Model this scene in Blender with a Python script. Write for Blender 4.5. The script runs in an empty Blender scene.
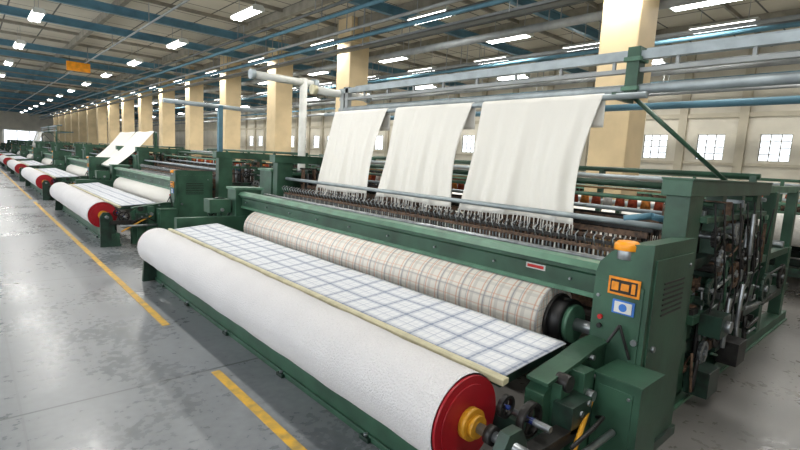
import bpy, math, random
from mathutils import Vector, Matrix
random.seed(7)
scene = bpy.context.scene
scene.view_settings.view_transform = 'Standard'
scene.view_settings.exposure = -0.28

# ------------------------------------------------------------------ camera
F = 483.9
dX = Vector((545, 33, -F)).normalized()
dY = Vector((-435, 88, -F)).normalized()
dZ = dX.cross(dY).normalized()
dY = dZ.cross(dX).normalized()
R = Matrix((dX, dY, dZ))
cam_d = bpy.data.cameras.new("camera"); cam = bpy.data.objects.new("camera", cam_d)
scene.collection.objects.link(cam)
cam_d.sensor_width = 36; cam_d.lens = F / 800 * 36
cam_d.clip_end = 300
cam.matrix_world = Matrix.Translation((0, 0, 1.9)) @ R.to_4x4()
scene.camera = cam

# ------------------------------------------------------------------ materials
def lin(c):
    c = c / 255.0
    return c / 12.92 if c <= 0.04045 else ((c + 0.055) / 1.055) ** 2.4
def rgb(t): return (lin(t[0]), lin(t[1]), lin(t[2]), 1)

def base_mat(name):
    m = bpy.data.materials.new(name); m.use_nodes = True
    nt = m.node_tree
    return m, nt, nt.nodes["Principled BSDF"]

def mat(name, col, rough=0.5, metal=0.0, var=0.12, scale=6.0, bump=0.0, bscale=60, dirt=None, emit=0):
    m, nt, b = base_mat(name)
    N, L = nt.nodes, nt.links
    tc = N.new("ShaderNodeTexCoord")
    no = N.new("ShaderNodeTexNoise"); no.inputs["Scale"].default_value = scale; no.inputs["Detail"].default_value = 6
    L.new(tc.outputs["Object"], no.inputs["Vector"])
    mx = N.new("ShaderNodeMix"); mx.data_type = 'RGBA'
    c = rgb(col); d = rgb(dirt) if dirt else tuple([x * (1 - var * 2) for x in c[:3]] + [1])
    u = tuple([min(1, x * (1 + var)) for x in c[:3]] + [1])
    mx.inputs[6].default_value = d; mx.inputs[7].default_value = u
    cr = N.new("ShaderNodeMapRange"); cr.inputs[1].default_value = 0.3; cr.inputs[2].default_value = 0.62
    L.new(no.outputs[0], cr.inputs[0]); L.new(cr.outputs[0], mx.inputs[0])
    L.new(mx.outputs[2], b.inputs["Base Color"])
    b.inputs["Roughness"].default_value = rough; b.inputs["Metallic"].default_value = metal
    if bump:
        n2 = N.new("ShaderNodeTexNoise"); n2.inputs["Scale"].default_value = bscale
        L.new(tc.outputs["Object"], n2.inputs["Vector"])
        bp = N.new("ShaderNodeBump"); bp.inputs["Strength"].default_value = bump; bp.inputs["Distance"].default_value = 0.01
        L.new(n2.outputs[0], bp.inputs["Height"]); L.new(bp.outputs[0], b.inputs["Normal"])
    if emit:
        b.inputs["Emission Color"].default_value = c; b.inputs["Emission Strength"].default_value = emit
    return m

def M(nt, op, a, b=None, c=None):
    n = nt.nodes.new("ShaderNodeMath"); n.operation = op
    for i, v in enumerate((a, b, c)):
        if v is None: continue
        if isinstance(v, (int, float)): n.inputs[i].default_value = v
        else: nt.links.new(v, n.inputs[i])
    return n.outputs[0]

def stripe(nt, t, period, lo, hi):
    f = M(nt, 'FRACT', M(nt, 'DIVIDE', t, period))
    return M(nt, 'MULTIPLY', M(nt, 'GREATER_THAN', f, lo), M(nt, 'LESS_THAN', f, hi))

def plaid(name, base, specs):
    """specs: list of (axis 0/1, period, lo, hi, colour, strength) on UV in metres"""
    m, nt, b = base_mat(name)
    N, L = nt.nodes, nt.links
    uv = N.new("ShaderNodeUVMap"); uv.uv_map = "UVMap"
    nw = N.new("ShaderNodeTexNoise"); nw.inputs["Scale"].default_value = 2.5; L.new(uv.outputs[0], nw.inputs["Vector"])
    va = N.new("ShaderNodeVectorMath"); va.operation = 'MULTIPLY_ADD'; va.inputs[1].default_value = (.025, .025, 0)
    L.new(nw.outputs["Color"], va.inputs[0]); L.new(uv.outputs[0], va.inputs[2])
    sp = N.new("ShaderNodeSeparateXYZ"); L.new(va.outputs[0], sp.inputs[0])
    rgbn = N.new("ShaderNodeRGB"); rgbn.outputs[0].default_value = rgb(base); col = rgbn.outputs[0]
    for ax, per, lo, hi, c, st in specs:
        s = stripe(nt, sp.outputs[ax], per, lo, hi)
        mx = N.new("ShaderNodeMix"); mx.data_type = 'RGBA'
        L.new(M(nt, 'MULTIPLY', s, st), mx.inputs[0]); L.new(col, mx.inputs[6]); mx.inputs[7].default_value = rgb(c)
        col = mx.outputs[2]
    no = N.new("ShaderNodeTexNoise"); no.inputs["Scale"].default_value = 3
    tc = N.new("ShaderNodeTexCoord"); L.new(tc.outputs["Object"], no.inputs["Vector"])
    bp = N.new("ShaderNodeBump"); bp.inputs["Strength"].default_value = 0.4; bp.inputs["Distance"].default_value = 0.03
    L.new(no.outputs[0], bp.inputs["Height"]); L.new(bp.outputs[0], b.inputs["Normal"])
    L.new(col, b.inputs["Base Color"]); b.inputs["Roughness"].default_value = 0.9
    return m

GREEN = mat("green_paint", (49, 83, 65), 0.42, 0, 0.22, 3, 0.08, 40)
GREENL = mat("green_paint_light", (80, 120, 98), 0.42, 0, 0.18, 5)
GREEND = mat("green_paint_oily", (34, 58, 48), 0.4, 0.1, 0.25, 8, dirt=(26, 30, 27))
STEEL = mat("steel", (150, 155, 158), 0.35, 0.8, 0.15, 12)
GALV = mat("galvanised_tube", (158, 168, 172), 0.45, 0.3, 0.12, 5)
DARK = mat("dark_iron", (44, 43, 42), 0.45, 0.4, 0.3, 14)
BLACK = mat("black_rubber", (20, 20, 21), 0.5)
BROWN = mat("heald_brown", (96, 74, 58), 0.65, 0.1, 0.35, 22, dirt=(42, 34, 28))
RED = mat("red_flange", (158, 22, 34), 0.4, 0, 0.1)
YEL = mat("yellow_hub", (210, 152, 40), 0.42, 0, 0.12)
ORG = mat("orange_plastic", (236, 150, 18), 0.4)
BLUE = mat("blue_plastic", (30, 52, 120), 0.4)
WHITEP = mat("white_paint", (205, 206, 200), 0.5, 0, 0.06)
BRASSBAR = mat("wood_strip", (196, 190, 158), 0.5, 0.0, 0.1, 10)
CREAM = mat("cream_column_paint", (214, 192, 152), 0.7, 0, 0.07, 1.5, 0.1, 30)
COLBASE = mat("column_base_paint", (166, 136, 88), 0.7, 0, 0.1, 3)
WALL = mat("wall_plaster", (216, 210, 194), 0.85, 0, 0.06, 1.2, 0.1, 20)
WALL2 = mat("wall_trim_paint", (190, 182, 162), 0.8, 0, 0.06, 1.5)
BEAMB = mat("blue_steel_beam", (86, 128, 146), 0.5, 0.1, 0.12, 3)
BEAMG = mat("grey_steel_beam", (136, 131, 118), 0.6, 0.1, 0.15, 3)
DUCT = mat("duct_grey", (150, 154, 154), 0.5, 0.2, 0.1, 3)
DUCTD = mat("duct_dark", (98, 102, 102), 0.5, 0.2, 0.1, 3)
YLINE = mat("floor_line_yellow", (202, 158, 50), 0.5, 0, 0.25, 9, dirt=(156, 134, 80))
STICK = mat("sticker_orange", (224, 138, 20), 0.5, 0, 0.1, 30)
STICKB = mat("sticker_blue", (50, 110, 190), 0.5)
STICKR = mat("sticker_red", (190, 30, 30), 0.5)
YARN = mat("yarn_white", (224, 222, 216), 0.9, 0, 0.05, 30)
YARNR = mat("yarn_rust", (166, 74, 50), 0.9, 0, 0.2, 30)
YARNO = mat("yarn_orange", (206, 130, 60), 0.9, 0, 0.2, 30)
WOOD = mat("wood_rack", (150, 118, 80), 0.6, 0, 0.2, 8)

def cloth_mat(name, col, weave=240.0, bump=0.25, dist=.006, dark=.94):
    m, nt, b = base_mat(name)
    N, L = nt.nodes, nt.links
    tc = N.new("ShaderNodeTexCoord")
    vo = N.new("ShaderNodeTexNoise"); vo.inputs["Scale"].default_value = weave; vo.inputs["Detail"].default_value = 4
    L.new(tc.outputs["Object"], vo.inputs["Vector"])
    bp = N.new("ShaderNodeBump"); bp.inputs["Strength"].default_value = bump; bp.inputs["Distance"].default_value = dist
    L.new(vo.outputs[0], bp.inputs["Height"]); L.new(bp.outputs[0], b.inputs["Normal"])
    no = N.new("ShaderNodeTexNoise"); no.inputs["Scale"].default_value = 2.2; no.inputs["Detail"].default_value = 4
    L.new(tc.outputs["Object"], no.inputs["Vector"])
    mx = N.new("ShaderNodeMix"); mx.data_type = 'RGBA'
    c = rgb(col); mx.inputs[6].default_value = tuple([x * dark for x in c[:3]] + [1]); mx.inputs[7].default_value = c
    L.new(M(nt, 'ADD', M(nt, 'MULTIPLY', no.outputs[0], .4), M(nt, 'MULTIPLY', vo.outputs[0], .6)), mx.inputs[0]); L.new(mx.outputs[2], b.inputs["Base Color"])
    b.inputs["Roughness"].default_value = 0.92
    b.inputs["Sheen Weight"].default_value = 0.15
    return m
CLOTH = cloth_mat("white_towel_cloth", (236, 234, 235), 90, 1.0, .016, .68)
CLOTH2 = cloth_mat("ivory_cloth", (236, 233, 225), 150, .3, .006, .9)
PLAIDB = plaid("blue_plaid_cloth", (218, 220, 223), [
    (0, 0.26, 0.02, 0.26, (162, 170, 186), 0.5), (1, 0.22, 0.0, 0.26, (162, 170, 186), 0.5),
    (0, 0.26, 0.10, 0.17, (108, 120, 146), 0.65), (1, 0.22, 0.09, 0.17, (108, 120, 146), 0.65),
    (0, 0.26, 0.6, 0.64, (130, 142, 168), 0.5), (1, 0.22, 0.6, 0.64, (130, 142, 168), 0.5),
    (0, 0.052, 0.0, 0.25, (190, 196, 206), 0.4), (1, 0.055, 0.0, 0.25, (190, 196, 206), 0.4)])
PLAIDO = plaid("orange_plaid_cloth", (234, 229, 220), [
    (0, 0.12, 0.0, 0.24, (206, 201, 194), 0.5), (1, 0.13, 0.0, 0.26, (202, 197, 190), 0.6),
    (0, 0.12, 0.40, 0.48, (216, 170, 142), 0.5), (1, 0.13, 0.40, 0.5, (214, 160, 128), 0.65),
    (0, 0.24, 0.05, 0.09, (158, 158, 162), 0.55), (1, 0.26, 0.05, 0.1, (150, 150, 156), 0.7),
    (1, 0.26, 0.78, 0.82, (172, 170, 172), 0.6)])

def floor_mat():
    m, nt, b = base_mat("polished_concrete")
    N, L = nt.nodes, nt.links
    tc = N.new("ShaderNodeTexCoord"); sp = N.new("ShaderNodeSeparateXYZ"); L.new(tc.outputs["Object"], sp.inputs[0])
    n1 = N.new("ShaderNodeTexNoise"); n1.inputs["Scale"].default_value = 0.7; n1.inputs["Detail"].default_value = 9
    n1.inputs["Roughness"].default_value = 0.62
    n2 = N.new("ShaderNodeTexNoise"); n2.inputs["Scale"].default_value = 14; n2.inputs["Detail"].default_value = 6
    L.new(tc.outputs["Object"], n1.inputs["Vector"]); L.new(tc.outputs["Object"], n2.inputs["Vector"])
    mx = N.new("ShaderNodeMix"); mx.data_type = 'RGBA'
    mx.inputs[6].default_value = rgb((106, 110, 114)); mx.inputs[7].default_value = rgb((140, 144, 148))
    s = M(nt, 'ADD', M(nt, 'MULTIPLY', n1.outputs[0], 0.65), M(nt, 'MULTIPLY', n2.outputs[0], 0.35))
    mr = N.new("ShaderNodeMapRange"); mr.inputs[1].default_value = 0.36; mr.inputs[2].default_value = 0.62
    L.new(s, mr.inputs[0]); L.new(mr.outputs[0], mx.inputs[0])
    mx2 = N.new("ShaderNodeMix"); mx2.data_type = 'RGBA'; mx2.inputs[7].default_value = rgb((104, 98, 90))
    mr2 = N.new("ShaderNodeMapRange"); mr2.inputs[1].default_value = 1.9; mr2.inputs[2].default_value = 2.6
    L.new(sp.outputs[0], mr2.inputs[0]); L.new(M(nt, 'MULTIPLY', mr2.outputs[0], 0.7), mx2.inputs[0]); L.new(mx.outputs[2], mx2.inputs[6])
    j1 = stripe(nt, M(nt, 'ADD', sp.outputs[1], 40 - 4.06 + 0.01), 4.0, 0.0, 0.006)
    j2 = stripe(nt, M(nt, 'ADD', sp.outputs[0], 40.0 - 0.2), 4.0, 0.0, 0.004)
    mx3 = N.new("ShaderNodeMix"); mx3.data_type = 'RGBA'; mx3.inputs[7].default_value = rgb((60, 64, 66))
    L.new(M(nt, 'MULTIPLY', M(nt, 'MAXIMUM', j1, M(nt, 'MULTIPLY', j2, 0.25)), 0.8), mx3.inputs[0]); L.new(mx2.outputs[2], mx3.inputs[6])
    L.new(mx3.outputs[2], b.inputs["Base Color"])
    rr = N.new("ShaderNodeMapRange"); rr.inputs[1].default_value = .38; rr.inputs[2].default_value = .62
    rr.inputs[3].default_value = 0.2; rr.inputs[4].default_value = 0.42
    L.new(s, rr.inputs[0]); L.new(rr.outputs[0], b.inputs["Roughness"])
    b.inputs["Specular IOR Level"].default_value = 0.55
    bp = N.new("ShaderNodeBump"); bp.inputs["Strength"].default_value = 0.06; L.new(n2.outputs[0], bp.inputs["Height"])
    L.new(bp.outputs[0], b.inputs["Normal"])
    return m
FLOOR = floor_mat()

def ceil_mat():
    m, nt, b = base_mat("ceiling_panels")
    N, L = nt.nodes, nt.links
    tc = N.new("ShaderNodeTexCoord"); sp = N.new("ShaderNodeSeparateXYZ"); L.new(tc.outputs["Object"], sp.inputs[0])
    n1 = N.new("ShaderNodeTexNoise"); n1.inputs["Scale"].default_value = 0.8; n1.inputs["Detail"].default_value = 6
    L.new(tc.outputs["Object"], n1.inputs["Vector"])
    mx = N.new("ShaderNodeMix"); mx.data_type = 'RGBA'
    mx.inputs[6].default_value = rgb((170, 163, 146)); mx.inputs[7].default_value = rgb((208, 201, 184))
    L.new(n1.outputs[0], mx.inputs[0])
    j1 = stripe(nt, M(nt, 'ADD', sp.outputs[1], 60), 1.2, 0.0, 0.04)
    j2 = stripe(nt, M(nt, 'ADD', sp.outputs[0], 60), 1.2, 0.0, 0.04)
    mx3 = N.new("ShaderNodeMix"); mx3.data_type = 'RGBA'; mx3.inputs[7].default_value = rgb((84, 82, 78))
    L.new(M(nt, 'MAXIMUM', j1, j2), mx3.inputs[0]); L.new(mx.outputs[2], mx3.inputs[6])
    L.new(mx3.outputs[2], b.inputs["Base Color"]); b.inputs["Roughness"].default_value = 0.8
    return m
CEIL = ceil_mat()

def emis(name, col, st):
    m, nt, b = base_mat(name)
    b.inputs["Base Color"].default_value = rgb(col)
    b.inputs["Emission Color"].default_value = rgb(col); b.inputs["Emission Strength"].default_value = st
    return m
TUBE = emis("fluorescent_tube", (244, 248, 252), 16)
LENS = emis("lamp_diffuser", (248, 246, 240), 9)
DAY = emis("daylight_glass", (232, 240, 248), 2.6)
DAYL = emis("daylight_glass_left", (232, 240, 250), 3.0)

# ------------------------------------------------------------------ mesh builder
class MB:
    def __init__(s): s.v = []; s.f = []; s.m = []; s.sm = []; s.uv = []; s.mats = []
    def mi(s, m):
        if m not in s.mats: s.mats.append(m)
        return s.mats.index(m)
    def face(s, idx, m, smooth=False, uv=None):
        s.f.append(idx); s.m.append(s.mi(m)); s.sm.append(smooth); s.uv.append(uv)
    def box(s, x0, x1, y0, y1, z0, z1, m):
        b = len(s.v)
        s.v += [(x, y, z) for z in (z0, z1) for y in (y0, y1) for x in (x0, x1)]
        for q in ((0, 2, 3, 1), (4, 5, 7, 6), (0, 1, 5, 4), (2, 6, 7, 3), (0, 4, 6, 2), (1, 3, 7, 5)):
            s.face([b + i for i in q], m)
    def prism(s, prof, a0, a1, m, axis='Y', smooth=False):
        b = len(s.v); n = len(prof)
        for a in (a0, a1):
            for p, q in prof:
                s.v.append((p, a, q) if axis == 'Y' else (a, p, q))
        for i in range(n):
            j = (i + 1) % n
            s.face([b + i, b + j, b + n + j, b + n + i], m, smooth)
        s.face([b + i for i in range(n)][::-1], m); s.face([b + n + i for i in range(n)], m)
    def cyl(s, p0, p1, r, m, seg=16, r2=None, caps=True, capm=None):
        p0 = Vector(p0); p1 = Vector(p1); d = (p1 - p0); ln = d.length; d.normalize()
        u = Vector((0, 0, 1)) if abs(d.z) < 0.9 else Vector((1, 0, 0))
        a = d.cross(u).normalized(); c = d.cross(a).normalized()
        b = len(s.v); r2 = r if r2 is None else r2
        for p, rr in ((p0, r), (p1, r2)):
            for i in range(seg):
                t = 2 * math.pi * i / seg
                s.v.append(tuple(p + a * math.cos(t) * rr + c * math.sin(t) * rr))
        for i in range(seg):
            j = (i + 1) % seg
            u0 = 2 * math.pi * i / seg * r; u1 = 2 * math.pi * (i + 1) / seg * r
            s.face([b + i, b + j, b + seg + j, b + seg + i], m, True, [(u0, 0), (u1, 0), (u1, ln), (u0, ln)])
        if caps:
            s.face([b + i for i in range(seg)][::-1], capm or m); s.face([b + seg + i for i in range(seg)], capm or m)
    def path(s, pts, r, m, seg=8):
        for a, b in zip(pts[:-1], pts[1:]): s.cyl(a, b, r, m, seg)
    def wheel(s, c, r, w, m, axis='Y', hub=None, spokes=5, rim=0.12):
        c = Vector(c); ax = Vector((0, 1, 0)) if axis == 'Y' else Vector((1, 0, 0))
        a = Vector((0, 0, 1)); b2 = ax.cross(a)
        n = 28; b = len(s.v)
        for k, (rr, o) in enumerate(((r, -w / 2), (r, w / 2), (r * (1 - rim), w / 2), (r * (1 - rim), -w / 2))):
            for i in range(n):
                t = 2 * math.pi * i / n
                s.v.append(tuple(c + a * math.cos(t) * rr + b2 * math.sin(t) * rr + ax * o))
        for k in range(4):
            for i in range(n):
                j = (i + 1) % n
                s.face([b + k * n + i, b + k * n + j, b + ((k + 1) % 4) * n + j, b + ((k + 1) % 4) * n + i], m, k in (0, 2))
        for i in range(spokes):
            t = 2 * math.pi * i / spokes + 0.3
            s.cyl(c, c + (a * math.cos(t) + b2 * math.sin(t)) * r * (1 - rim * 0.5), w * 0.3, m, 6)
        s.cyl(c - ax * w * 0.8, c + ax * w * 0.8, r * 0.2, hub or m, 14)
    def grid(s, fn, nu, nv, m, su=1, sv=1):
        b = len(s.v)
        for i in range(nu + 1):
            for j in range(nv + 1): s.v.append(tuple(fn(i / nu, j / nv)))
        for i in range(nu):
            for j in range(nv):
                q = [b + i * (nv + 1) + j, b + (i + 1) * (nv + 1) + j, b + (i + 1) * (nv + 1) + j + 1, b + i * (nv + 1) + j + 1]
                s.face(q, m, True, [(i / nu * su, j / nv * sv), ((i + 1) / nu * su, j / nv * sv), ((i + 1) / nu * su, (j + 1) / nv * sv), (i / nu * su, (j + 1) / nv * sv)])
    def mesh(s, name):
        me = bpy.data.meshes.new(name); me.from_pydata(s.v, [], s.f)
        for m in s.mats: me.materials.append(m)
        me.polygons.foreach_set("material_index", s.m); me.polygons.foreach_set("use_smooth", s.sm)
        ul = me.uv_layers.new(name="UVMap"); k = 0
        for f, uv in zip(s.f, s.uv):
            for i in range(len(f)):
                if uv: ul.data[k].uv = uv[i]
                k += 1
        import bmesh
        bm = bmesh.new(); bm.from_mesh(me); bmesh.ops.recalc_face_normals(bm, faces=bm.faces); bm.to_mesh(me); bm.free()
        me.update()
        return me
    def obj(s, name, parent=None, bevel=0, solid=0):
        o = bpy.data.objects.new(name, s.mesh(name)); scene.collection.objects.link(o)
        if parent: o.parent = parent
        mods(o, bevel, solid)
        return o
def mods(o, bevel, solid):
    if solid:
        sd = o.modifiers.new("solid", 'SOLIDIFY'); sd.thickness = solid; sd.offset = 0
    if bevel:
        bv = o.modifiers.new("bevel", 'BEVEL'); bv.width = bevel; bv.segments = 2; bv.limit_method = 'ANGLE'; bv.angle_limit = math.radians(50)

# ------------------------------------------------------------------ room
XW, YF, YB, XL, ZC = 19.0, 88.0, -6.0, -4.5, 6.2
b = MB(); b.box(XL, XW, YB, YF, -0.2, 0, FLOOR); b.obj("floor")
b = MB(); b.box(XL, XW, YB, YF, ZC, ZC + 0.2, CEIL); b.obj("ceiling")
def wall_x(name, x0, x1, ys, y_lo, y_hi, zb, zt, hw):
    b = MB()
    b.box(x0, x1, y_lo, y_hi, 0, zb, WALL); b.box(x0, x1, y_lo, y_hi, zt, ZC, WALL)
    cur = y_lo
    for y in ys:
        b.box(x0, x1, cur, y - hw, zb, zt, WALL); cur = y + hw
    b.box(x0, x1, cur, y_hi, zb, zt, WALL)
    return b.obj(name)
def window(n, xi, xo, y, zb, zt, hw, g):
    b = MB(); xm = (xi + xo) / 2; d = 0.03
    b.box(xm - 0.005, xm + 0.005, y - hw, y + hw, zb, zt, g)
    for yy in (y - hw, y - hw * 0.33, y + hw * 0.33, y + hw):
        w = 0.03 if abs(yy - y) > hw * 0.5 else 0.014
        b.box(xm - d, xm + d, max(y - hw, yy - w), min(y + hw, yy + w), zb, zt, BEAMG)
    for k in range(5):
        zz = zb + (zt - zb) * k / 4
        b.box(xm - d + 0.004, xm + d - 0.004, y - hw, y + hw, max(zb, zz - 0.014), min(zt, zz + 0.014), BEAMG)
    return b.obj("window_%d" % n)
ysR = [3.74 + 1.8 * k for k in range(-4, 22)]
wall_x("wall_right", XW, XW + 0.3, ysR, YB, YF, 2.55, 3.4, 0.42)
for i, y in enumerate(ysR): window(i + 1, XW, XW + 0.2, y, 2.55, 3.4, 0.42, DAY)
ysL = [0.5 + 3.4 * k for k in range(-1, 25)]  # unseen left windows, made large and glowing to light the loom fronts
wall_x("wall_left", XL - 0.3, XL, ysL, YB, YF, 1.2, 4.6, 1.3)
for i, y in enumerate(ysL):
    wo = window(i + 40, XL, XL - 0.3, y, 1.2, 4.6, 1.3, DAYL)
    if y < 30:
        ld = bpy.data.lights.new("daylight_fill", 'AREA'); ld.shape = 'RECTANGLE'; ld.size = 3.3; ld.size_y = 2.5  # fill light added at each unseen window to brighten the shaded cloth roll
        ld.energy = 64; ld.color = (0.97, 0.985, 1.0)
        lo = bpy.data.objects.new("daylight_fill", ld); scene.collection.objects.link(lo); lo.parent = wo
        lo.location = (XL - 0.1, y, 2.9); lo.rotation_euler = (0, -math.pi / 2, 0)
b = MB(); b.box(XL - .3, 4.0, YF, YF + 0.3, 0, ZC, WALL); b.box(8.5, XW + .3, YF, YF + 0.3, 0, ZC, WALL); b.box(4.0, 8.5, YF, YF + 0.3, 3.2, ZC, WALL)
b.obj("wall_far")
b = MB(); b.box(4.0, 8.5, YF - .06, YF - .03, 0, 3.2, DAYL)
for x in (4.0, 5.45, 6.9, 8.4): b.box(x, x + 0.1, YF - .12, YF - .06, 0, 3.2, BEAMG)
b.obj("door_1")
b = MB(); b.box(XL - .3, XW + .3, YB - 0.3, YB, 0, ZC, WALL); b.obj("wall_near")
b = MB()
for k in range(-4, 22):
    y = 3.74 + 0.9 + 1.8 * k
    b.box(XW - 0.12, XW, y - 0.13, y + 0.13, 0, ZC, WALL2)
b.box(XW - 0.08, XW - 0.001, YB, YF, 3.95, 4.1, WALL2); b.box(XW - 0.06, XW - 0.001, YB, YF, 2.38, 2.46, WALL2)
b.obj("trim_1")

b = MB()
segs = [(-5, 4.0), (5.4, 19), (19.8, 38), (39, 86)]
for a, c in segs: b.box(1.50, 1.575, a, c, 0.0, 0.004, YLINE)
b.obj("floor_marking_line")

colY = [-5.0, 4.3] + [13.0 + 4.8 * k for k in range(15)]
for i, y in enumerate(colY):
    b = MB(); x = 9.3; h = 0.36
    b.box(x - h, x + h, y - h, y + h, 1.3, ZC, CREAM); b.box(x - h - .005, x + h + .005, y - h - .005, y + h + .005, 0, 1.3, COLBASE)
    b.box(x - h - .03, x + h + .03, y - h - .03, y + h + .03, ZC - 0.75, ZC - 0.6, CREAM)
    b.obj("concrete_column", bevel=0.02)

# ceiling structure
b = MB()
for k in range(10):
    y = -2.2 + 9.4 * k
    z0 = 5.66
    for yy in (y, y + 3.0):
        b.box(XL, XW, yy - 0.07, yy + 0.07, z0, z0 + 0.02, BEAMB); b.box(XL, XW, yy - 0.012, yy + 0.012, z0 + .02, z0 + 0.22, BEAMB)
        b.box(XL, XW, yy - 0.07, yy + 0.07, z0 + 0.22, z0 + 0.24, BEAMB)
b.obj("ceiling_cross_beams")
b = MB()
for x in (-0.6, 3.6, 7.3, 9.3, 12.4, 15.6):
    w = 0.14 if x != 9.3 else 0.28
    b.box(x - w / 2, x + w / 2, YB, YF, 5.95, 6.2, BEAMG)
for k in range(38):
    y = YB + 0.6 + 2.4 * k
    b.box(XL, XW, y - 0.03, y + 0.03, 6.1, 6.2, BEAMG)
b.obj("ceiling_girders")
b = MB()
for x, z, r, m in ((7.9, 5.35, 0.04, DUCT), (8.15, 5.2, 0.05, BEAMB), (8.5, 5.4, 0.035, DUCTD), (10.2, 5.2, 0.1, DUCT), (10.7, 5.35, 0.05, BEAMB),
                   (4.2, 5.5, 0.03, DUCT), (11.9, 4.9, 0.05, BEAMB), (14.6, 4.8, 0.13, DUCT), (17.2, 4.6, 0.08, DUCT), (17.6, 5.0, 0.06, BEAMB),
                   (6.9, 5.6, .04, DUCTD), (7.1, 5.45, .05, BEAMB), (9.9, 5.5, .05, DUCTD), (12.6, 5.1, .07, DUCTD), (12.9, 5.3, .05, DUCT), (16.0, 5.0, .06, DUCTD)):
    b.cyl((x, YB, z), (x, YF, z), r, m, 12)
    for k in range(19):
        y = -3 + 4.8 * k
        b.box(x - 0.01, x + 0.01, y - 0.01, y + 0.01, z, 6.2, DUCT)
for x, z in ((8.3, 4.95), (13.2, 4.6)):
    b.box(x - .12, x + .12, YB, YF, z, z + .012, DUCTD); b.box(x - .12, x - .108, YB, YF, z, z + .07, DUCTD); b.box(x + .108, x + .12, YB, YF, z, z + .07, DUCTD)
    for k in range(19):
        y = -3.4 + 4.8 * k
        b.box(x - .125, x - .115, y, y + .02, z, 6.2, DUCT); b.box(x + .115, x + .125, y, y + .02, z, 6.2, DUCT)
b.obj("ceiling_pipework")
b = MB(); b.box(3.5, 4.4, 26.5, 26.6, 5.1, 5.5, ORG); b.box(3.6, 3.62, 26.54, 26.56, 5.5, 6.2, DARK); b.box(4.3, 4.32, 26.54, 26.56, 5.5, 6.2, DARK)
b.obj("hanging_sign")

# lamps: wrap-around diffuser battens
lm = MB()
lm.prism([(-.15, -.01), (-.12, -.07), (.12, -.07), (.15, -.01)], -0.66, 0.66, LENS)
lm.prism([(-.16, -.01), (.16, -.01), (.10, .06), (-.10, .06)], -0.7, 0.7, WHITEP)
lm.cyl((-.07, -.64, -.08), (-.07, .64, -.08), 0.02, TUBE, 10); lm.cyl((.07, -.64, -.08), (.07, .64, -.08), 0.02, TUBE, 10)
lm.box(-.155, .155, -.7, -.66, -.085, -.01, WHITEP); lm.box(-.155, .155, .66, .7, -.085, -.01, WHITEP)
lm.box(-.006, .006, -.5, -.488, .06, .69, DUCT); lm.box(-.006, .006, .488, .5, .06, .69, DUCT)
lmesh = lm.mesh("fluorescent_lamp")
rows = [(1.7, 0.0, 6.0), (5.6, 1.4, 5.6), (8.72, 4.3, 4.7), (11.4, -1.2, 4.9), (13.5, 0.6, 3.4), (16.4, 2, 5.0)]
for x, y0, p in rows:
    y = y0
    while y < 84:
        o = bpy.data.objects.new("fluorescent_lamp", lmesh); scene.collection.objects.link(o); o.location = (x, y, 5.5)
        if y < 50:
            ld = bpy.data.lights.new("lamp_light", 'AREA'); ld.shape = 'RECTANGLE'; ld.size = 0.28; ld.size_y = 1.25
            ld.energy = 90 * p / 5.0; ld.color = (1.0, 0.97, 0.92)
            lo = bpy.data.objects.new("tube_light", ld); scene.collection.objects.link(lo); lo.parent = o; lo.location = (0, 0, -0.105)
        y += p

# ------------------------------------------------------------------ loom parts (Y 1.1 .. 8.2)
Y0, Y1 = 1.52, 7.05
def part_cloth_roll():
    b = MB(); n = 90; seg = 64
    def fn(u, v):
        t = 2 * math.pi * v; y = Y0 + (Y1 - Y0) * u
        r = 0.25 + 0.0025 * math.sin(u * 37 + math.sin(t * 2)) + 0.0015 * math.sin(u * 90 + t)
        return (1.9 + r * math.cos(t), y, 0.57 + r * math.sin(t))
    b.grid(fn, n, seg, CLOTH, Y1 - Y0, 1.5)
    for y, s in ((Y0, -1), (Y1, 1)):
        b.cyl((1.9, y, .57), (1.9, y + s * 0.02, .57), 0.243, RED, 48)
        b.cyl((1.9, y + s * .02, .57), (1.9, y + s * 0.028, .57), 0.2, RED, 40)
        b.cyl((1.9, y + s * .03, .57), (1.9, y + s * 0.07, .57), 0.085, YEL, 28)
        b.cyl((1.9, y + s * .07, .57), (1.9, y + s * 0.1, .57), 0.06, YEL, 24)
        b.cyl((1.9, y + s * .1, .57), (1.9, y + s * 0.42, .57), 0.028, STEEL, 16)
        b.cyl((1.9, y + s * .16, .57), (1.9, y + s * 0.2, .57), 0.05, DARK, 16)
        b.cyl((1.9, y + s * .25, .57), (1.9, y + s * 0.3, .57), 0.045, STEEL, 6)
    return b
def part_table():
    b = MB()
    def fn(u, v):
        y = Y0 - 0.02 + (Y1 + .35 - Y0 + .02) * u; x = 2.2 + 0.66 * v
        return (x, y, 0.733 + 0.057 * v + 0.004 * math.sin(y * 5 + v * 3))
    b.grid(fn, 60, 10, PLAIDB, Y1 + .3 - Y0, 0.66)
    return b
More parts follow.
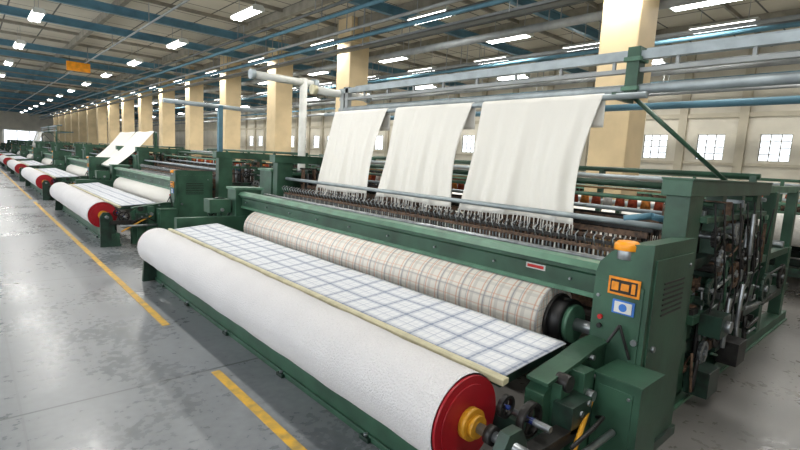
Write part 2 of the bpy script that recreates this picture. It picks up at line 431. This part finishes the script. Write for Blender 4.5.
def part_table_frame():
    b = MB()
    b.prism([(2.15, .70), (2.205, .71), (2.205, .742), (2.165, .746), (2.15, .735)], Y0 - .05, Y1 + .4, BRASSBAR)
    b.prism([(2.2, .66), (2.85, .72), (2.85, .77), (2.2, .715)], Y0, Y1 + .38, GREEND)
    b.cyl((2.87, Y0, .765), (2.87, Y1 + .38, .765), 0.025, STEEL, 14)
    b.box(1.98, 2.12, 1.2, 7.75, 0.04, 0.25, GREEN); b.box(1.96, 2.14, 1.2, 7.75, 0.0, 0.045, GREEN)
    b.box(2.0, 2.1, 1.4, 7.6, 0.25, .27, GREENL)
    for y in (2.9, 4.4, 5.9): b.box(2.26, 2.4, y - .05, y + .05, 0, .7, GREEND)
    b.box(2.3, 2.36, 1.3, 7.6, .35, .45, GREEND)
    for y in (2.4, 3.6, 4.8, 6.0, 7.0): b.box(1.93, 1.98, y - .05, y + .05, 0, .03, GREEND); b.cyl((1.955, y, .03), (1.955, y, .05), .018, STEEL, 6)
    return b
def part_beam():
    b = MB()
    b.prism([(3.40, .985), (3.43, .985), (3.43, 1.06), (3.62, 1.06), (3.62, 1.2), (3.56, 1.24), (3.42, 1.24), (3.36, 1.2), (3.36, 1.17), (3.40, 1.15)], 1.45, 7.75, GREEN)
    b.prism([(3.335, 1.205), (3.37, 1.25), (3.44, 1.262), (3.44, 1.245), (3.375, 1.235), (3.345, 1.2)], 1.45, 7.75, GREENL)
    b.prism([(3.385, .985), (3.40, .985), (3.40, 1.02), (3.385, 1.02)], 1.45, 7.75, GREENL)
    for k in range(9):
        y = 1.8 + .72 * k; b.cyl((3.375, y, 1.09), (3.4, y, 1.09), 0.012, STEEL, 6)
    b.box(3.393, 3.4, 2.02, 2.2, 1.10, 1.145, WHITEP); b.box(3.39, 3.396, 2.035, 2.185, 1.11, 1.135, STICKR)
    b.box(3.9, 3.98, 1.45, 7.75, 1.14, 1.2, GREEN)
    b.cyl((3.78, 1.45, 1.21), (3.78, 7.7, 1.21), .025, STEEL, 10)
    return b
def part_lower_roll(m=PLAIDO):
    b = MB(); X, Z = 3.49, .72
    b.cyl((X, 1.95, Z), (X, 7.25, Z), .275, m, 64)
    for y, s in ((1.95, -1), (7.25, 1)):
        b.cyl((X, y, Z), (X, y + s * .14, Z), .185, BLACK, 32)
        b.cyl((X, y + s * .02, Z), (X, y + s * .04, Z), .21, DARK, 32)
        b.cyl((X, y + s * .14, Z), (X, y + s * .18, Z), .15, GREENL, 28)
        b.cyl((X, y + s * .18, Z), (X, y + s * .42, Z), .05, STEEL, 14)
    return b
def part_cabinet():
    b = MB()
    b.prism([(1.12, .06), (1.47, .06), (1.47, 1.24), (1.45, 1.32), (1.38, 1.40), (1.28, 1.46), (1.12, 1.48)], 3.1, 3.84, GREEN, 'X')
    b.box(3.08, 3.86, 1.10, 1.49, 0, .07, GREEND)
    b.box(3.09, 3.1, 1.15, 1.44, .5, 1.2, GREEN)
    b.box(3.15, 3.8, 1.11, 1.12, .2, 1.38, GREEN)
    for k in range(7): b.box(3.3, 3.65, 1.104, 1.112, 1.0 + .035 * k, 1.012 + .035 * k, DARK)   # louvres
    b.cyl((3.22, 1.09, .8), (3.22, 1.112, .8), .02, STEEL, 12); b.cyl((3.74, 1.1, 1.3), (3.74, 1.112, 1.3), .012, STEEL, 8)
    b.cyl((3.07, 1.17, .85), (3.09, 1.17, .85), .02, STEEL, 12)
    b.cyl((3.07, 1.40, .96), (3.09, 1.40, .96), .016, STICKR, 12); b.cyl((3.07, 1.40, .90), (3.09, 1.40, .90), .016, BLACK, 12)
    for z in (.6, 1.1): b.cyl((3.08, 1.43, z), (3.095, 1.43, z), .012, STEEL, 8)
    b.box(3.080, 3.09, 1.17, 1.37, 1.13, 1.245, STICK); b.box(3.076, 3.081, 1.185, 1.355, 1.145, 1.23, DARK)
    b.box(3.072, 3.077, 1.30, 1.345, 1.16, 1.215, STICK); b.box(3.072, 3.077, 1.235, 1.285, 1.165, 1.21, STICK); b.box(3.072, 3.077, 1.195, 1.22, 1.155, 1.22, STICK)
    b.box(3.080, 3.09, 1.19, 1.33, 1.01, 1.10, STICKB); b.box(3.076, 3.081, 1.205, 1.315, 1.02, 1.09, WHITEP)
    b.cyl((3.074, 1.26, 1.055), (3.077, 1.26, 1.055), .026, STICKB, 16)
    # yellow warning lamp cap
    b.cyl((3.14, 1.30, 1.42), (3.14, 1.30, 1.455), .08, ORG, 24); b.cyl((3.14, 1.30, 1.455), (3.14, 1.30, 1.475), .08, ORG, 24, r2=.06)
    b.cyl((3.14, 1.30, 1.36), (3.14, 1.30, 1.42), .06, STEEL, 24)
    # low front box
    b.box(2.78, 3.09, 0.98, 1.25, .2, .70, GREEN); b.box(2.77, 3.095, .97, 1.26, .70, .715, GREEN); b.box(2.8, 3.06, 1.0, 1.25, 0, .2, GREEND)
    b.box(2.772, 2.78, 1.02, 1.22, .27, .65, GREEN)
    for z in (.3, .62): b.cyl((2.762, 1.04, z), (2.775, 1.04, z), .01, STEEL, 8)
    # casting that carries the table
    b.prism([(2.36, 0), (3.08, 0), (3.08, .80), (2.9, .79), (2.75, .76), (2.5, .73), (2.36, .64)], 1.34, 1.46, GREEN)
    b.prism([(2.36, .70), (2.7, .745), (2.95, .79), (3.08, .80), (3.08, .815), (2.92, .81), (2.7, .77), (2.36, .72)], 1.32, 1.46, GREEN)
    b.box(2.44, 2.54, 1.28, 1.34, .0, .70, GREEN); b.box(2.62, 2.74, 1.24, 1.34, .1, .74, GREEN)
    b.box(2.4, 2.62, 1.18, 1.30, .46, .62, GREEND)
    b.cyl((2.5, 1.34, .70), (2.5, 1.26, .70), .05, DARK, 16); b.cyl((2.68, 1.24, .6), (2.68, 1.2, .6), .035, STEEL, 14)
    for x, z in ((2.5, .56), (2.58, .6), (2.85, .76), (2.95, .6)): b.cyl((x, 1.3 - .13 * (x < 2.62), z), (x, 1.35 - .15 * (x < 2.62), z), .018, STEEL, 8)
    b.prism([(1.8, .0), (2.1, .0), (2.02, .45), (2.0, .57), (1.95, .65), (1.85, .65), (1.8, .57), (1.8, .45)], 1.2, 1.26, GREEND)
    b.box(1.95, 2.5, 1.18, 1.27, .42, .49, DARK)
    b.wheel((2.22, 1.33, .55), .1, .04, DARK, 'Y', BLUE, 4, .2); b.cyl((2.22, 1.2, .55), (2.22, 1.45, .55), .02, STEEL, 10)
    b.wheel((2.12, 1.42, .62), .065, .03, BLACK, 'Y', BLUE, 4, .25)
    b.cyl((2.1, 1.1, .40), (2.75, 1.1, .40), .02, STEEL, 10); b.cyl((2.12, 1.07, .3), (2.7, 1.22, .58), .015, YEL, 8)
    b.path([(2.3, 1.12, .46), (2.45, 1.08, .54), (2.6, 1.1, .54), (2.75, 1.2, .45)], .012, BLACK)
    b.path([(3.0, 1.3, .83), (3.04, 1.25, .95), (3.06, 1.2, .8), (3.07, 1.18, .74)], .01, BLACK)
    return b
def side_frame(b, ya, yb, s):
    ym = (ya + yb) / 2
    b.box(3.85, 8.5, ya, yb, 0, .13, GREEN); b.box(3.85, 8.5, ya - .02, yb + .02, .0, .025, GREENL)
    b.box(3.85, 8.5, ya + .03, yb - .03, .42, .52, GREEND)
    b.prism([(3.95, .1), (4.42, .1), (4.32, 1.0), (4.32, 1.86), (4.02, 1.86), (4.02, 1.0)], ya, yb, GREEN)
    b.prism([(3.96, 1.76), (6.35, 1.76), (6.4, 1.8), (6.4, 1.88), (3.96, 1.88)], ya - .02, yb + .02, GREEN)
    b.prism([(3.96, 1.88), (6.4, 1.88), (6.4, 1.895), (3.96, 1.895)], ya - .03, yb + .03, GREEN)
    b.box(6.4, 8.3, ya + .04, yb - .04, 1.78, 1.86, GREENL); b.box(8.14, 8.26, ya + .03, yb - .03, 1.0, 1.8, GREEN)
    for x, w, zt in ((4.95, .12, 1.77), (5.55, .1, 1.77), (6.15, .16, 1.77), (7.0, .14, 1.79), (8.2, .16, 1.05)):
        b.box(x - w / 2, x + w / 2, ya + .02, yb - .02, .1, zt, GREEN)
    b.box(6.2, 8.2, ya + .03, yb - .03, .98, 1.06, GREEN)
    b.box(4.3, 6.2, ya + .03, yb - .03, 1.15, 1.24, GREEND)
    b.box(4.3, 6.2, ya - .05, yb - .06, .72, .79, GREEN); b.box(4.3, 6.2, ya - .05, yb - .06, 1.55, 1.6, GREEN)
    yo = ya - .04 if s < 0 else yb + .04
    rnd = random.Random(3)
    for x, z, r, m in ((4.68, .95, .12, GREEND), (5.05, .55, .17, DARK), (5.35, 1.02, .12, BROWN), (5.8, .75, .15, GREEND), (4.62, 1.42, .08, DARK), (5.25, 1.42, .1, STEEL), (5.75, 1.4, .07, BROWN), (6.7, .7, .18, GREEND), (7.5, .75, .15, DARK),
                       (4.85, 1.2, .09, STEEL), (5.6, 1.15, .1, DARK), (6.05, 1.1, .09, STEEL), (4.7, .4, .1, STEEL)):
        b.wheel((x, yo, z), r, .035, m, 'Y', STEEL, rnd.choice((4, 5, 6)), .3)
        for q in range(16):
            t = q * math.pi / 8
            cx, cz = x + math.cos(t) * r, z + math.sin(t) * r
            b.box(cx - .008, cx + .008, yo - .015, yo + .015, cz - .008, cz + .008, m)
        b.cyl((x, yo - .02 * s, z), (x, ym, z), .022, STEEL, 10)
    for k in range(120):
        x = rnd.uniform(4.35, 6.5); z = rnd.uniform(.3, 1.65)
        if k % 2: dx = rnd.uniform(-.04, .04); dz = rnd.uniform(-.7, -.15)
        else: dx = rnd.uniform(-.45, .45); dz = rnd.uniform(-.12, .12)
        y = ym + rnd.uniform(-.16, .16) + s * .03
        b.cyl((x, y, z), (x + dx, y + rnd.uniform(-.03, .03), max(.15, z + dz)), rnd.choice((.008, .012, .018, .022)), rnd.choice((STEEL, DARK, GREEN, BROWN, DARK, STEEL)), 7)
    for k in range(90):
        x = rnd.uniform(4.4, 6.5); z = rnd.uniform(.25, 1.65); w = rnd.uniform(.015, .08); h = rnd.uniform(.03, .13)
        b.box(x - w, x + w, ym - .13 + rnd.uniform(-.03, .1), ym + .06, z, z + h, rnd.choice((DARK, GREEN, GREEND, BROWN, STEEL, GREEND)))
    yi = yb + .12 if s < 0 else ya - .12
    for k in range(26):
        x = 4.45 + .075 * k
        b.box(x, x + .018, yi - .05, yi + .05, .9 + .1 * math.sin(k), 1.62 + .05 * math.cos(k * 2.1), (BROWN, STEEL, DARK)[k % 3])
    for z in (.85, 1.1, 1.4, 1.66): b.box(4.4, 6.45, yi - .02, yi + .02, z, z + .03, DARK)
    b.cyl((4.75, yo, .95), (5.4, yo, 1.05), .016, STEEL, 8); b.cyl((5.05, yo, .7), (5.8, yo, .85), .02, STEEL, 8); b.cyl((4.66, yo, 1.45), (5.3, yo, 1.36), .014, STEEL, 8)
    b.cyl((5.9, yo, .6), (6.7, yo, .55), .02, STEEL, 8); b.cyl((6.7, yo, .85), (7.5, yo, .88), .012, DARK, 8); b.cyl((6.7, yo, .52), (7.5, yo, .6), .012, DARK, 8)
def part_side_near():
    b = MB(); side_frame(b, 1.25, 1.42, -1)
    b.box(4.45, 4.7, 1.04, 1.2, .62, .80, GREEND); b.cyl((4.58, 1.04, .71), (4.58, 1.0, .71), .05, STEEL, 20)
    b.box(4.45, 4.72, 1.07, 1.25, .1, .32, GREEND); b.box(5.3, 5.58, 1.08, 1.25, .16, .38, DARK)
    for k in range(7):
        x = 4.45 + .24 * k
        b.path([(x, 1.2, 1.7), (x + .03, 1.16, 1.3), (x + .12, 1.15, 1.0), (x + .1, 1.17, .7)], .008, BLACK, 6)
    return b
def part_side_far():
    b = MB(); side_frame(b, 7.72, 7.88, 1)
    b.box(4.0, 4.62, 7.9, 8.35, 0, 1.6, GREEN); b.box(3.97, 4.65, 7.88, 8.38, 1.6, 1.64, GREENL)
    b.box(2.36, 3.9, 7.72, 7.84, .1, .85, GREEN); b.box(2.0, 3.9, 7.7, 7.86, 0, .12, GREENL)
    b.box(3.3, 3.75, 7.76, 8.1, .4, 1.28, GREEN); b.box(3.28, 3.78, 7.74, 8.12, 1.28, 1.32, GREENL)
    b.prism([(1.8, .0), (2.1, .0), (2.0, .65), (1.84, .65)], 7.4, 7.46, GREEND); b.box(1.9, 2.4, 7.42, 7.75, .38, .46, GREEND)
    b.wheel((3.1, 7.95, .95), .2, .05, GREEND, 'Y', STEEL, 5, .14); b.cyl((3.1, 7.8, .95), (3.1, 8.0, .95), .03, STEEL, 10)
    b.wheel((2.7, 7.95, .55), .18, .05, GREEND, 'Y', STEEL, 4, .14); b.cyl((2.7, 7.8, .55), (2.7, 8.0, .55), .03, STEEL, 10)
    b.box(2.5, 3.0, 7.84, 8.05, .1, .4, GREEND); b.box(2.9, 3.25, 7.84, 8.1, .9, 1.12, GREEN)
    return b
def part_harness():
    b = MB(); ya, yb = 1.7, 7.5
    for x, z0, z1, m in ((4.05, 1.0, 1.27, BROWN), (4.16, 1.02, 1.31, DARK), (4.36, 1.05, 1.33, BROWN)):
        b.box(x - .015, x + .015, ya, yb, z1 - .03, z1, m); b.box(x - .015, x + .015, ya, yb, z0, z0 + .04, m)
    y = ya
    k = 0
    while y < yb:
        b.box(4.04, 4.052, y, y + .012, 1.03, 1.25, STEEL if k % 3 else WHITEP)
        b.box(4.15, 4.165, y + .02, y + .034, 1.05, 1.29, BROWN)
        if k % 2 == 0:
            b.cyl((4.05, y, 1.26), (4.0, y, 1.35), .006, STEEL, 5); b.cyl((4.0, y, 1.35), (4.05, y, 1.38), .006, STEEL, 5)
            b.cyl((4.16, y, 1.3), (4.19, y, 1.36), .008, DARK, 5)
        y += .042; k += 1
    for i in range(7):
        x = 4.5 + .11 * i; zt = 1.34 + .05 * (i % 3)
        b.box(x - .012, x + .012, ya, yb, zt, zt + .05, DARK if i % 2 else BROWN); b.box(x - .012, x + .012, ya, yb, .72, .77, DARK)
        for yy in [ya + .1 * j for j in range(59)]:
            b.box(x - .003, x + .003, yy, yy + .014, .75, zt + .01, BROWN if i % 2 else DARK)
    b.box(3.98, 5.3, ya, yb, .6, .66, DARK)
    b.box(4.28, 4.32, ya, yb, .66, 1.02, BROWN)
    b.prism([(5.3, 1.2), (7.5, 1.32), (7.5, 1.33), (5.3, 1.21)], 1.7, 7.5, YARN)
    b.cyl((7.5, 1.45, 1.26), (7.5, 7.7, 1.26), .065, STEEL, 18)
    for j in range(38):
        y = 2.0 + .14 * j
        b.cyl((5.5, y, 1.52), (5.5, y, 1.67), .055, (YARNR, YARNR, YARNO, YARN, YARNR)[(j * 7) % 5], 12, r2=.04)
    b.box(5.4, 5.6, 1.9, 7.3, 1.49, 1.52, WOOD)
    b.box(5.4, 5.6, 1.9, 7.3, 1.72, 1.74, WOOD)
    for y in (1.6, 3.4, 5.3, 7.5): b.box(5.46, 5.54, y, y + .05, 1.2, 1.74, GREEN)
    return b
def part_cross():
    b = MB()
    for x, z, r, m in ((4.2, 1.49, .026, GALV), (4.75, 1.68, .02, GREENL), (5.2, 1.8, .035, GREEN), (5.6, 1.86, .03, GALV), (6.2, 1.95, .03, GREEN), (5.9, 1.55, .03, GALV), (6.3, 1.3, .04, GREEN),
                       (6.8, 1.5, .03, GREENL), (4.9, 1.55, .022, GALV), (6.0, 1.72, .02, GREENL), (6.6, 1.7, .02, GALV)):
        b.cyl((x, 1.3, z), (x, 7.8, z), r, m, 12)
    for x, z in ((5.0, .3), (6.5, .3), (8.2, .35)): b.box(x - .06, x + .06, 1.42, 7.72, z, z + .14, GREEND)
    b.box(3.8, 3.88, 1.45, 7.75, .3, .42, GREEND)
    for y in (1.36, 3.0, 4.6, 6.2, 7.8):
        b.box(6.17, 6.23, y - .03, y + .03, 1.74 if y in (1.36, 7.8) else 1.3, 1.96, GREEN)
        if 2 < y < 7: b.box(6.77, 6.83, y - .03, y + .03, 1.28, 1.56, GREEN)
    b.path([(4.62, 1.5, 1.5), (4.3, 1.62, 1.56), (4.2, 1.8, 1.52)], .03, BEAMB, 10)
    return b
def part_warp_beam():
    b = MB()
    b.cyl((7.9, 1.75, 1.1), (7.9, 7.45, 1.1), .27, YARN, 40)
    for y in (1.7, 7.45):
        b.cyl((7.9, y, 1.1), (7.9, y + .05, 1.1), .38, DARK, 40); b.cyl((7.9, y - .02, 1.1), (7.9, y + .07, 1.1), .3, BLACK, 32)
    b.cyl((7.9, 1.3, 1.1), (7.9, 7.8, 1.1), .05, STEEL, 16)
    b.cyl((7.9, 1.5, 1.1), (7.9, 1.6, 1.1), .14, GREENL, 24)
    return b
def part_gantry():
    b = MB()
    ya, yb = -2.0, 7.3
    b.cyl((4.62, 1.9, 2.62), (4.62, 7.2, 2.62), .03, GALV, 14)
    b.cyl((5.0, ya, 2.74), (5.0, 7.3, 2.74), .05, GALV, 14)
    b.box(4.96, 5.04, ya, yb, 3.02, 3.10, GALV); b.box(4.965, 5.035, ya, yb, 2.9, 2.94, DUCT)
    b.cyl((6.0, ya, 2.7), (6.0, yb, 2.7), .04, BEAMB, 12)
    b.box(5.3, 5.36, ya, yb, 3.12, 3.2, GALV)
    y = ya + .2
    while y < yb: b.box(4.985, 5.015, y, y + .03, 2.93, 3.03, DUCT); y += .6
    b.box(4.93, 5.07, 2.14, 2.26, 2.66, 3.14, GREEN); b.box(4.6, 5.0, 2.18, 2.22, 2.6, 2.66, GREEN)
    b.box(4.9, 5.1, 2.12, 2.28, 3.0, 3.04, GREENL); b.box(4.9, 5.1, 2.12, 2.28, 2.72, 2.76, GREENL)
    b.cyl((4.98, 2.22, 2.7), (5.75, 1.45, 1.85), .022, GREEN, 10)
    b.cyl((5.0, 6.9, 2.7), (5.75, 7.7, 1.85), .022, GREEN, 10)
    b.box(4.6, 5.0, 7.05, 7.11, 2.6, 2.66, GREEN); b.box(4.96, 5.04, 7.04, 7.12, 2.6, 3.12, DUCT)
    for y in (-1.9, 7.2):
        b.box(4.95, 5.05, y - .05, y + .05, 0 if y < 0 else 1.9, 3.02, GREEN if y < 0 else DUCT); b.box(5.0, 6.04, y - .03, y + .03, 2.66, 2.72, GREEN); b.box(5.0, 5.36, y - .03, y + .03, 3.08, 3.13, GREEN)
    b.box(4.9, 5.1, 7.12, 7.8, 1.9, 1.95, GREEN)
    return b
def sheet(b, ya, yb, seed):
    rnd = random.Random(seed); ph = [rnd.uniform(0, 6.28) for _ in range(6)]
    L1 = 0.28; L2 = 1.28; rr = 0.036
    arc = math.pi * rr; tot = L1 + arc + L2
    def fn(u, v):
        s = v * tot
        y = ya + (yb - ya) * u
        fold = (0.014 * math.sin(u * 17 + ph[0]) + 0.010 * math.sin(u * 31 + ph[1]) + .006 * math.sin(u * 60 + ph[2] + v * 2))
        if s < L1: x = 4.62 + rr + (L1 - s) * .02; z = 2.62 - (L1 - s); f = fold * (L1 - s)
        elif s < L1 + arc:
            t = (s - L1) / rr; x = 4.62 + rr * math.cos(t); z = 2.62 + rr * math.sin(t); f = 0
        else:
            d = s - L1 - arc; k = d / L2
            x = 4.62 - rr - .30 * k - .03 * math.sin(math.pi * k); z = 2.62 - d * .955; f = fold * (0.3 + 1.6 * k)
            f += .016 * k * math.sin(u * 9 + k * 4 + ph[3])
            y += (0.5 - u) * .13 * math.sin(math.pi * min(1, k))
            y += .03 * k * math.sin(ph[4])
            z += -.012 * math.sin(u * 6 + ph[5]) * k
        return (x + f, y, z)
    b.grid(fn, 70, 40, CLOTH2, yb - ya, tot)
    return fn
def part_sheets():
    b = MB(); fr = MB()
    for i, (ya, yb) in enumerate(((5.52, 6.85), (3.92, 5.32), (2.3, 3.76))):
        fn = sheet(b, ya, yb, i + 2)
        n = 34
        for k in range(n + 1):
            p = Vector(fn(k / n, 1.0)); l = .08 + .03 * random.random()
            q = p + Vector((random.uniform(-.015, .01), random.uniform(-.01, .01), -l))
            fr.cyl(p, q, .007, YARN, 5)
            fr.cyl(q, q + Vector((0, 0, -.03)), .015, YARN, 6, r2=.008)
    return b, fr
def part_arms():
    b = MB()
    b.cyl((3.95, 8.6, 3.32), (5.25, 8.6, 3.32), .07, WHITEP, 20); b.cyl((5.0, 8.6, 0), (5.0, 8.6, 3.4), .075, WHITEP, 20)
    b.cyl((3.9, 8.6, 3.32), (3.98, 8.6, 3.32), .09, GALV, 20); b.cyl((5.2, 8.6, 3.32), (5.3, 8.6, 3.32), .1, GALV, 20)
    b.cyl((4.45, 7.3, 3.02), (5.6, 7.3, 3.02), .065, WHITEP, 20); b.cyl((4.4, 7.3, 3.02), (4.48, 7.3, 3.02), .08, BRASSBAR, 18)
    b.cyl((5.55, 7.3, 3.02), (5.62, 7.3, 3.02), .08, GALV, 18)
    b.box(4.85, 5.15, 8.45, 8.75, 0, .04, GALV)
    return b
def part_pole():
    b = MB()
    b.cyl((3.3, 2.6, 2.95), (5.7, 2.6, 2.95), .05, GALV, 16); b.box(4.52, 4.62, 2.55, 2.65, 1.25, 2.98, BEAMB)
    b.box(4.45, 4.7, 2.5, 2.7, 1.2, 1.25, GREEN)
    return b

sheetsb, fringeb = part_sheets()
P = {
 "cloth_roll": (part_cloth_roll().mesh("cloth_roll"), 0, 0),
 "plaid_cloth": (part_table().mesh("plaid_cloth"), 0, .006),
 "front_table": (part_table_frame().mesh("front_table"), .005, 0),
 "breast_beam": (part_beam().mesh("breast_beam"), .004, 0),
 "plaid_roll": (part_lower_roll().mesh("plaid_roll"), 0, 0),
 "white_roll": (part_lower_roll(CLOTH2).mesh("white_roll"), 0, 0),
 "control_cabinet": (part_cabinet().mesh("control_cabinet"), .006, 0),
 "side_frame_near": (part_side_near().mesh("side_frame_near"), .005, 0),
 "side_frame_far": (part_side_far().mesh("side_frame_far"), .005, 0),
 "harness": (part_harness().mesh("harness"), 0, 0),
 "cross_tubes": (part_cross().mesh("cross_tubes"), 0, 0),
 "warp_beam": (part_warp_beam().mesh("warp_beam"), .004, 0),
 "gantry": (part_gantry().mesh("gantry"), 0, 0),
 "hanging_cloth": (sheetsb.mesh("hanging_cloth"), 0, .004),
 "cloth_fringe": (fringeb.mesh("cloth_fringe"), 0, 0),
 "service_arms": (part_arms().mesh("service_arms"), 0, 0),
 "overhead_pole": (part_pole().mesh("overhead_pole"), 0, 0),
}
BASE = ["cloth_roll", "plaid_cloth", "front_table", "breast_beam", "control_cabinet", "side_frame_near", "side_frame_far", "harness", "cross_tubes", "warp_beam"]
def loom(loc, rot, parts):
    e = bpy.data.objects.new("weaving_loom", None); scene.collection.objects.link(e)
    e.location = loc; e.rotation_euler = (0, 0, rot)
    for p in parts:
        me, bv, so = P[p]
        o = bpy.data.objects.new(p, me); scene.collection.objects.link(o); o.parent = e
        mods(o, bv if loc[1] < 5 and rot == 0 else 0, so)
    return e
pitch = 9.1
loom((0, 0, 0), 0, BASE + ["plaid_roll", "gantry", "hanging_cloth", "cloth_fringe", "service_arms"])
loom((0, pitch, 0), 0, BASE + ["white_roll", "overhead_pole"])
looms = []
for k in range(2, 9):
    looms.append(loom((0, pitch * k, 0), 0, BASE + ["white_roll"] + (["hanging_cloth", "gantry"] if k == 5 else [])))
for k in range(-0, 8):
    loom((18.5, pitch * k + 8.4, 0), math.pi, BASE + ["white_roll"])

# slanted cloth rack on the third loom (parented to it, loom-local coordinates)
def rack(e):
    b = MB(); c = MB(); o0 = pitch * 2
    ya, yb = 17.45 - o0, 22.3 - o0
    b.box(4.66, 4.74, ya + .02, ya + .1, 0, 2.42, GREEN); b.box(4.66, 4.74, yb - .1, yb - .02, 1.2, 2.42, GREEN)
    b.cyl((4.7, ya, 2.4), (4.7, yb, 2.4), .03, GALV, 12)
    b.cyl((3.45, ya, 1.2), (3.45, 19.25 - o0, 1.2), .025, GREEN, 12); b.box(3.42, 3.48, ya, ya + .06, 0, 1.2, GREEN)
    b.cyl((3.45, ya + .04, 1.2), (4.7, ya + .04, 1.4), .025, GREEN, 8)
    for y0, y1, sd in ((17.5 - o0, 19.75 - o0, 1), (19.9 - o0, 22.2 - o0, 2)):
        def fn(u, v, y0=y0, y1=y1, sd=sd):
            return (4.7 - .035 - (1.2 if sd == 1 else 1.0) * v + .02 * math.sin(u * 13 + sd) * v, y0 + (y1 - y0) * u, 2.43 - (1.2 if sd == 1 else 1.1) * v - .08 * math.sin(math.pi * v) + .01 * math.sin(u * 9))
        c.grid(fn, 30, 16, CLOTH2)
    b.obj("cloth_rack", parent=e); c.obj("slanted_cloth", parent=e, solid=.006)
rack(looms[0])

w = bpy.data.worlds.new("world"); scene.world = w; w.use_nodes = True
w.node_tree.nodes["Background"].inputs[0].default_value = (.75, .85, 1, 1); w.node_tree.nodes["Background"].inputs[1].default_value = 1.0
